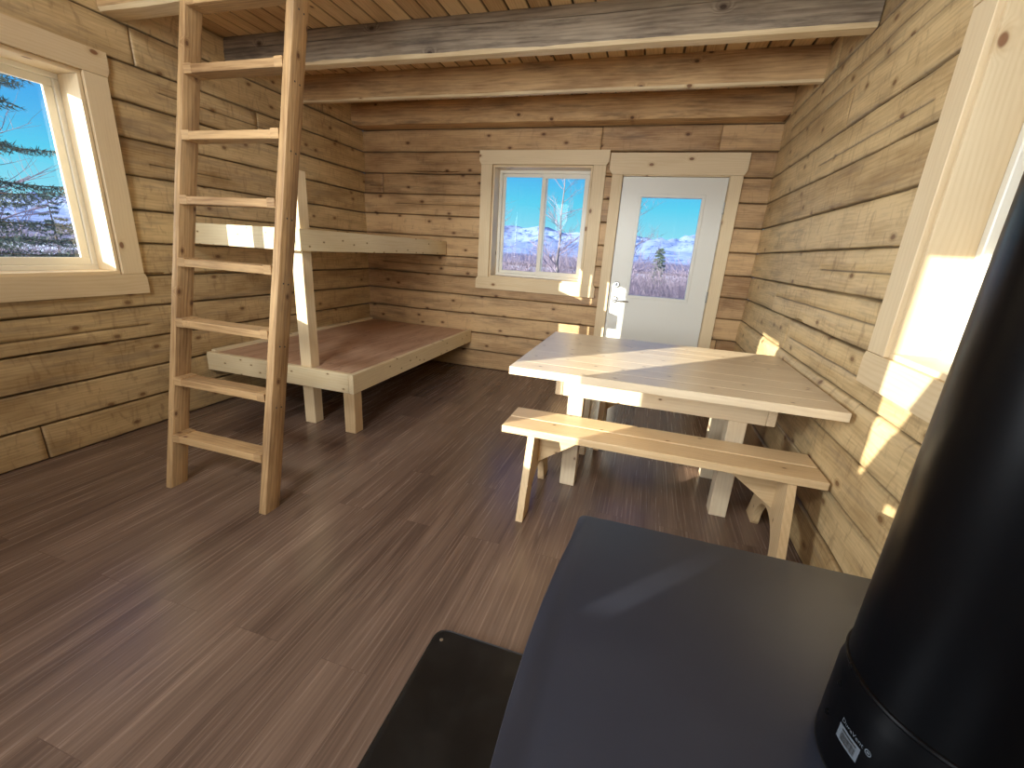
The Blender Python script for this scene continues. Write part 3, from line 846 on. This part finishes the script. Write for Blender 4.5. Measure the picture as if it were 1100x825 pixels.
obj('lettering', text_mb('DuraVent', .0075, -171, .8455), M['label_g'], ad)
mb = MB()
n = 20
for k in range(n):      # oval emblem with inner mark
    a, b = 2 * PI * k / n, 2 * PI * (k + 1) / n
    wrap(mb, [[(-151.8 + 1.9 * math.cos(a), .8475 + .0036 * math.sin(a)), (-151.8 + 1.9 * math.cos(b), .8475 + .0036 * math.sin(b)),
               (-151.8 + 1.4 * math.cos(b), .8475 + .0025 * math.sin(b)), (-151.8 + 1.4 * math.cos(a), .8475 + .0025 * math.sin(a))]], .1051)
wrap(mb, [[(-152.6, .8465), (-151.0, .8465), (-151.0, .8485), (-152.6, .8485)]], .1051)
obj('emblem', mb, M['label_g'], ad)
mb = MB()
for k in range(8): wrap(mb, [[(-171.5 + 2 * k, .8215), (-169.5 + 2 * k, .8215), (-169.5 + 2 * k, .8415), (-171.5 + 2 * k, .8415)]], .10485)
lb = obj('barcode_label', mb, M['label_g'], ad)
mb = MB(); t = -168.5; rb = random.Random(4)
while t < -157.5:
    w = rb.choice([.12, .12, .22, .34]); wrap(mb, [[(t, .8245), (t + w, .8245), (t + w, .8350), (t, .8350)]], .1052); t += w + rb.choice([.14, .2, .3])
wrap(mb, [[(-168.5 + 3.6 * k, .8366), (-165.0 + 3.6 * k, .8366), (-165.0 + 3.6 * k, .8388), (-168.5 + 3.6 * k, .8388)] for k in range(3)], .1052)
obj('barcode', mb, M['keyway'], ad)

PADX0, PADX1, PADY0, PADY1 = 2.655, 3.99, -4.95, -3.432
pad = thing('hearth_pad', (3.3, -4.2, 0), 'black hearth pad with a rounded corner on the floor under the stove', 'hearth pad')
ppoly = rounded([(PADX0, PADY0), (PADX1, PADY0), (PADX1, PADY1), (PADX0, PADY1)], .05, 8)
mb = MB(); plate(mb, ppoly, .0008, .024, .004); obj('pad_board', mb, M['pad'], pad, smooth=True)
# raised rim
mb = MB(); inn = [(p[0] + (3.32 - p[0]) * .009, p[1] + (-4.19 - p[1]) * .009) for p in ppoly]; n = len(ppoly)
vs = [(x, y, .0235) for x, y in ppoly] + [(x, y, .0262) for x, y in [((a[0] * .7 + b[0] * .3), (a[1] * .7 + b[1] * .3)) for a, b in zip(ppoly, inn)]] + [(x, y, .0236) for x, y in inn]
mb.add(vs, [(j * n + k, j * n + (k + 1) % n, (j + 1) * n + (k + 1) % n, (j + 1) * n + k) for j in (0, 1) for k in range(n)], vs)
obj('pad_rim', mb, M['stove'], pad, smooth=True)
for x, y in ((2.688, -3.478), (3.955, -3.478)):
    mb = MB(); lathe(mb, [(.0062, 0), (.0058, .0018), (.003, .0030), (0.0003, .0032)], (x, y, .0238), 16); obj('screw', mb, M['screw'], pad, smooth=True)


# ------------------------------------------------------------------ outside
def height(x, y):
    """ground outside: the cabin stands on a knoll, the land falls away to a valley and rises to mountains"""
    r = math.hypot(x - 2, y + 2)
    h = -.75
    if r > 8: h -= min(1, (r - 8) / 50) ** .8 * 4.5
    if r > 60: h -= min(1, (r - 60) / 300) * 4.5
    h += .15 * noise.noise(Vector((x * .12, y * .12, 0)))
    return h


mb = MB(); rings = [0, 4, 7, 10, 14, 20, 28, 40, 60, 90, 140, 220, 330, 500]; na = 72
vs = []
for r in rings:
    for k in range(na):
        a = 2 * PI * k / na; x, y = 2 + r * math.cos(a), -2 + r * math.sin(a); vs.append((x, y, height(x, y)))
fs = [(i * na + k, i * na + (k + 1) % na, (i + 1) * na + (k + 1) % na, (i + 1) * na + k) for i in range(len(rings) - 1) for k in range(na)]
mb.add(vs, fs, vs); obj('snowy_ground', mb, M['snow'], smooth='all', kind='structure')

# mountains: polar height field, 500 m to 2600 m out
mb = MB(); vs = []; NA, NR = 420, 40
for j in range(NR):
    r = 330 + (2600 - 330) * (j / (NR - 1)) ** 1.2
    for k in range(NA):
        az = math.radians(-110 + 175 * k / (NA - 1)); x, y = 3.2 + r * math.sin(az), -4.5 + r * math.cos(az)
        s = (r - 900) / 1500; rise = max(0, min(1, s)) ** .9
        fr = noise.fractal(Vector((x * .0016, y * .0016, 3.3)), .9, 2.1, 6)
        rg = 1 - abs(noise.noise(Vector((x * .0032, y * .0032, 8.1)))) * 2
        azd = math.degrees(az)
        elev = 3.0 + .75 * math.sin(math.radians(azd * 9 + 40)) * .5 + (.9 if azd > 3 else 0) * min(1, max(0, (azd - 0) / 6)) - (.6 if azd < -40 else 0)
        top = math.tan(math.radians(elev)) * 2300
        z = -7.2 + (1.2 + 14 * rise) * noise.noise(Vector((x * .01, y * .01, 0))) + rise * (top * .55 + 40 * fr + 62 * max(rg, 0) ** 1.5)
        vs.append((x, y, z))
fs = [(j * NA + k, j * NA + k + 1, (j + 1) * NA + k + 1, (j + 1) * NA + k) for j in range(NR - 1) for k in range(NA - 1)]
mb.add(vs, [f[::-1] for f in fs], vs); obj('mountain_range', mb, M['mountain'], smooth='all', kind='structure')


def grow(mb, p, d, L, r, depth, rnd, spread=.55, seg=3, up=.12, sides=4):
    pts = [p]; q = p.copy(); dd = d.copy()
    for i in range(seg):
        dd = (dd + Vector((rnd.uniform(-1, 1), rnd.uniform(-1, 1), rnd.uniform(-.6, 1) * .6 + up)) * .16).normalized()
        q = q + dd * L / seg; pts.append(q.copy())
    tube(mb, pts, [r * (1 - .55 * i / seg) for i in range(seg + 1)], sides if depth > 1 else 3, cap=False)
    if depth <= 0: return
    for k in range(rnd.randint(3, 5)):
        t = rnd.uniform(.3, 1); i = min(seg - 1, int(t * seg)); b = pts[i].lerp(pts[i + 1], t * seg - i)
        a = rnd.uniform(0, 2 * PI); s = Vector((math.cos(a), math.sin(a), rnd.uniform(-.1, .5)))
        nd = (dd * (1 - spread) + s * spread).normalized()
        grow(mb, b, nd, L * rnd.uniform(.45, .68), r * .5, depth - 1, rnd, spread, 3, up, 3)


def bare_tree(az, dist, h, label, seed, r=.05, depth=4, lean=(0, 0), name='bare_tree', stems=1):
    a = math.radians(az); x, y = 3.2 + dist * math.sin(a), -4.54 + dist * math.cos(a); z = height(x, y)
    o = thing(name, (x, y, z), label, 'tree', group='leafless trees outside the windows')
    rnd = random.Random(seed); mb = MB(); mt = MB(); tr = Vector((x, y, z - .05)); pts = [tr.copy()]; n = 12
    for i in range(n):
        tr = tr + Vector((lean[0] * h / n + rnd.uniform(-.05, .05), lean[1] * h / n + rnd.uniform(-.05, .05), h / n)); pts.append(tr.copy())
    tube(mb, pts, [r * (1 - .85 * i / n) for i in range(n + 1)], 7)
    for i in range(2, n + 1):
        for k in range(3):
            q = rnd.uniform(0, 2 * PI); t = rnd.random(); b = pts[i - 1].lerp(pts[i], t)
            d = Vector((math.cos(q), math.sin(q), rnd.uniform(.3, 1.1))).normalized()
            grow(mt, b, d, h * .17 * (1.25 - i / n) + .25, r * .32 * (1.2 - i / n) + .002, 2, rnd, spread=.5)
    obj('trunk', mb, M['bark'], o, smooth='all'); obj('branches', mt, M['twig'], o)


bare_tree(-3.2, 13, 4.6, 'leafless tree seen at the left side of the door glass', 5, r=.05)
bare_tree(-11.2, 12, 4.3, 'larger leafless tree seen through the right pane of the back window', 9, r=.06)
bare_tree(-19.2, 14, 4.0, 'thin leafless tree seen at the left edge of the back window', 12, r=.04)
bare_tree(3.9, 24, 3.7, 'slim bare tree seen at the right side of the door glass', 15, r=.04)
bare_tree(-68, 13, 7.5, 'bare tree behind the spruce outside the left window', 18, r=.06)

# thicket of low bare brush in the valley: nobody could count it
mb = MB(); rnd = random.Random(31)
for k in range(2700):
    az = rnd.uniform(-27, 9) if k < 1900 else rnd.uniform(-80, -48); a = math.radians(az); dist = 15 + 62 * rnd.random() ** 1.3
    x, y = 3.2 + dist * math.sin(a), -4.54 + dist * math.cos(a); z = height(x, y)
    hh = rnd.uniform(1.2, 2.6) * (1 + dist / 90)
    for s in range(6):
        q = rnd.uniform(0, 2 * PI); p = Vector((x + rnd.uniform(-.5, .5), y + rnd.uniform(-.5, .5), z))
        d = Vector((math.cos(q) * .35, math.sin(q) * .35, 1)).normalized()
        pts = [p, p + d * hh * .5, p + (d + Vector((rnd.uniform(-.2, .2), rnd.uniform(-.2, .2), .1))).normalized() * hh]
        rr = .006 + dist * .00022
        tube(mb, pts, [rr, rr * .8, rr * .4], 3, cap=False)
        for t in range(5):
            b = pts[0].lerp(pts[2], rnd.uniform(.3, .95)); e = b + Vector((rnd.uniform(-1, 1), rnd.uniform(-1, 1), rnd.uniform(.2, 1.2))) * hh * .2
            tube(mb, [b, e], [rr * .6, rr * .3], 3, cap=False)
obj('brush_thicket', mb, M['twig'], kind='stuff', label='grey purple thicket of bare brush filling the valley below the mountains', category='brush')


def spruce(x, y, h, R, label, seed, nb=70, twigs=16, z_lo=.04, tri=True, needle=.05):
    z = height(x, y); o = thing('spruce_tree', (x, y, z), label, 'tree'); rnd = random.Random(seed)
    mb = MB(); tube(mb, [(x, y, z - .1), (x, y, z + h * .5), (x, y, z + h)], [h * .018, h * .011, .01], 8); 
    ml = MB()
    for k in range(nb):
        t = z_lo + (1 - z_lo) * (k + rnd.random()) / nb; zb = z + h * t; L = R * (1 - t) ** .75 * rnd.uniform(.75, 1.08) + .08
        a = k * 2.399 + rnd.uniform(-.3, .3); d = Vector((math.cos(a), math.sin(a), 0)); n = 5; pts = []
        for i in range(n + 1):
            s = i / n; pts.append(Vector((x, y, zb)) + d * L * s + Vector((0, 0, -.28 * L * s + .20 * L * s * s)))
        tube(mb, pts, [.006 * h * .25 * (1 - t) * (1 - .8 * i / n) + .003 for i in range(n + 1)], 4, cap=False)
        side = Vector((-d.y, d.x, 0))
        for j in range(twigs):
            s = .12 + .88 * j / (twigs - 1); i = min(n - 1, int(s * n)); b = pts[i].lerp(pts[i + 1], s * n - i)
            for sg in (-1, 1):
                tl = L * .34 * (1.1 - s) + .05 + rnd.uniform(0, .05)
                td = (d * .75 + side * sg * .8 + Vector((0, 0, rnd.uniform(-.35, .05)))).normalized()
                e = b + td * tl; m_ = 3 + int(tl / needle * .9)
                for q in range(m_):
                    c = b.lerp(e, (q + .5) / m_)
                    for w in range(3):
                        nd = (td * .7 + Vector((rnd.uniform(-1, 1), rnd.uniform(-1, 1), rnd.uniform(-.8, .9))) * .7).normalized() * needle * rnd.uniform(.8, 1.3)
                        wv = nd.cross(Vector((rnd.uniform(-1, 1), rnd.uniform(-1, 1), 1))).normalized() * needle * .13
                        vs = [tuple(c - wv), tuple(c + wv), tuple(c + nd)]
                        ml.add(vs, [(0, 1, 2)], vs)
    obj('trunk', mb, M['spbark'], o, smooth='all'); obj('needles', ml, M['needle'], o)


spruce(-5.3, -2.05, 8.5, 2.9, 'large green spruce tree close outside the left window', 3, nb=150, twigs=30, needle=.06)
ax = math.radians(.8); spruce(3.2 + 26 * math.sin(ax), -4.54 + 26 * math.cos(ax), 4.4, .85, 'small dark spruce among the brush seen through the door glass', 8, nb=80, twigs=10, needle=.11)
for i, (az, dd, hh) in enumerate(((-58, 38, 5.6), (-60.3, 27, 4.6), (-62.5, 33, 5.8), (-66, 30, 5.4), (-71, 28, 5.6), (-55, 44, 5.4), (-53.0, 26, 4.0))):
    a = math.radians(az)
    spruce(3.2 + dd * math.sin(a), -4.54 + dd * math.cos(a), hh, 1.9, 'one of several small dark spruces far behind the large spruce', 40 + i, nb=40, twigs=8, needle=.14)
for ob in COL.objects:
    if ob.name.startswith('spruce_tree') and 'several' in ob.get('label', ''): ob['group'] = 'distant spruces beyond the left window'

# ------------------------------------------------------------------ light
wd = bpy.data.worlds.new('sky'); SC.world = wd; wd.use_nodes = True; t = wd.node_tree; t.nodes.clear()
ow = t.nodes.new('ShaderNodeOutputWorld'); bg = t.nodes.new('ShaderNodeBackground'); tc = t.nodes.new('ShaderNodeTexCoord')
sp = t.nodes.new('ShaderNodeSeparateXYZ'); rp = t.nodes.new('ShaderNodeValToRGB')
t.links.new(tc.outputs['Generated'], sp.inputs[0]); t.links.new(sp.outputs[2], rp.inputs[0]); t.links.new(rp.outputs[0], bg.inputs[0]); t.links.new(bg.outputs[0], ow.inputs[0])
el = rp.color_ramp.elements
el[0].position = 0.0; el[0].color = lin((172, 238, 252)); el[1].position = .10; el[1].color = lin((98, 216, 250))
e = el.new(.15); e.color = lin((86, 190, 248)); e = el.new(.25); e.color = lin((56, 146, 238)); e = el.new(.6); e.color = lin((30, 96, 205))
# the sky is much brighter around the low sun, which stands behind and left of the viewer
dt = t.nodes.new('ShaderNodeVectorMath'); dt.operation = 'DOT_PRODUCT'; dt.inputs[1].default_value = tuple(-Vector((.89, 1.0, -.29)).normalized())
mr = t.nodes.new('ShaderNodeMapRange'); mr.interpolation_type = 'SMOOTHSTEP'
for k_, v_ in ((1, .37), (2, 1.0), (3, 0.0), (4, 5.5)): mr.inputs[k_].default_value = v_
mx_ = t.nodes.new('ShaderNodeMix'); mx_.data_type = 'RGBA'; mx_.blend_type = 'ADD'; mx_.clamp_result = False
sc_ = t.nodes.new('ShaderNodeVectorMath'); sc_.operation = 'SCALE'; sc_.inputs[0].default_value = (.88, .95, 1.0)
t.links.new(tc.outputs['Generated'], dt.inputs[0]); t.links.new(dt.outputs['Value'], mr.inputs[0]); t.links.new(mr.outputs[0], sc_.inputs['Scale'])
mx_.inputs[0].default_value = 1.0
t.links.new(rp.outputs[0], mx_.inputs[6]); t.links.new(sc_.outputs[0], mx_.inputs[7]); t.links.new(mx_.outputs[2], bg.inputs[0])
bg.inputs[1].default_value = 1.0

SUN = Vector((.89, 1.0, -.29)).normalized()
l = bpy.data.lights.new('sun', 'SUN'); l.energy = 14.0; l.angle = .004; l.color = (1, .95, .83)
lo = bpy.data.objects.new('sun', l); COL.objects.link(lo); lo.rotation_euler = SUN.to_track_quat('-Z', 'Y').to_euler(); lo.location = (-10, -14, 6)


def area(name, loc, target, sx, sy, power, color=(1, 1, 1)):
    l = bpy.data.lights.new(name, 'AREA'); l.shape = 'RECTANGLE'; l.size = sx; l.size_y = sy; l.energy = power; l.color = color
    o = bpy.data.objects.new(name, l); COL.objects.link(o); o.location = loc
    o.rotation_euler = (Vector(target) - Vector(loc)).to_track_quat('-Z', 'Y').to_euler()
    return o


area('gable_fill', (2.04, YR + .15, 3.62), (2.04, -1.0, .9), 1.5, .62, 50, (.95, .98, 1)).data.spread = math.radians(110)  # added fill lamp high at the rear; the gable has no window
area('rear_fill', (2.21, YR + .08, 1.7), (2.15, 0, 1.9), .88, 1.35, 22, (.92, .96, 1)).data.spread = math.radians(75)  # added fill lamp just inside the made-up rear opening
area('side_fill', (.06, -4.78, 1.6), (4.0, -3.5, 1.5), .95, 1.0, 42, (.86, .93, 1)).data.spread = math.radians(88)  # added fill lamp for the right wall; no window is built here

# ------------------------------------------------------------------ camera
cam = bpy.data.cameras.new('camera'); co = bpy.data.objects.new('camera', cam); COL.objects.link(co); SC.camera = co
yaw, pitch, roll, F = -.2859623, -.30025223, .06254926, 462.634628
cy, sy, cp, sp_ = math.cos(yaw), math.sin(yaw), math.cos(pitch), math.sin(pitch)
fw = Vector((sy * cp, cy * cp, sp_)); rt = Vector((cy, -sy, 0)); up = rt.cross(fw)
c, s = math.cos(roll), math.sin(roll)
R_, U_ = rt * c + up * s, -rt * s + up * c
mt = Matrix((R_, U_, -fw)).transposed().to_4x4(); mt.translation = (3.19730534, -4.53944848, 1.32783612)
co.matrix_world = mt
cam.sensor_width = 36; cam.lens = F / 1100 * 36; cam.clip_start = .02; cam.clip_end = 8000

for ob in COL.objects:
    if '_o' in ob: del ob['_o']
SC.view_settings.view_transform = 'Standard'; SC.view_settings.look = 'None'; SC.view_settings.exposure = 0; SC.view_settings.gamma = 1
SC.view_settings.use_curve_mapping = False
SC.cycles.use_denoising = True
SC.cycles.max_bounces = 8; SC.cycles.diffuse_bounces = 5; SC.cycles.transparent_max_bounces = 12
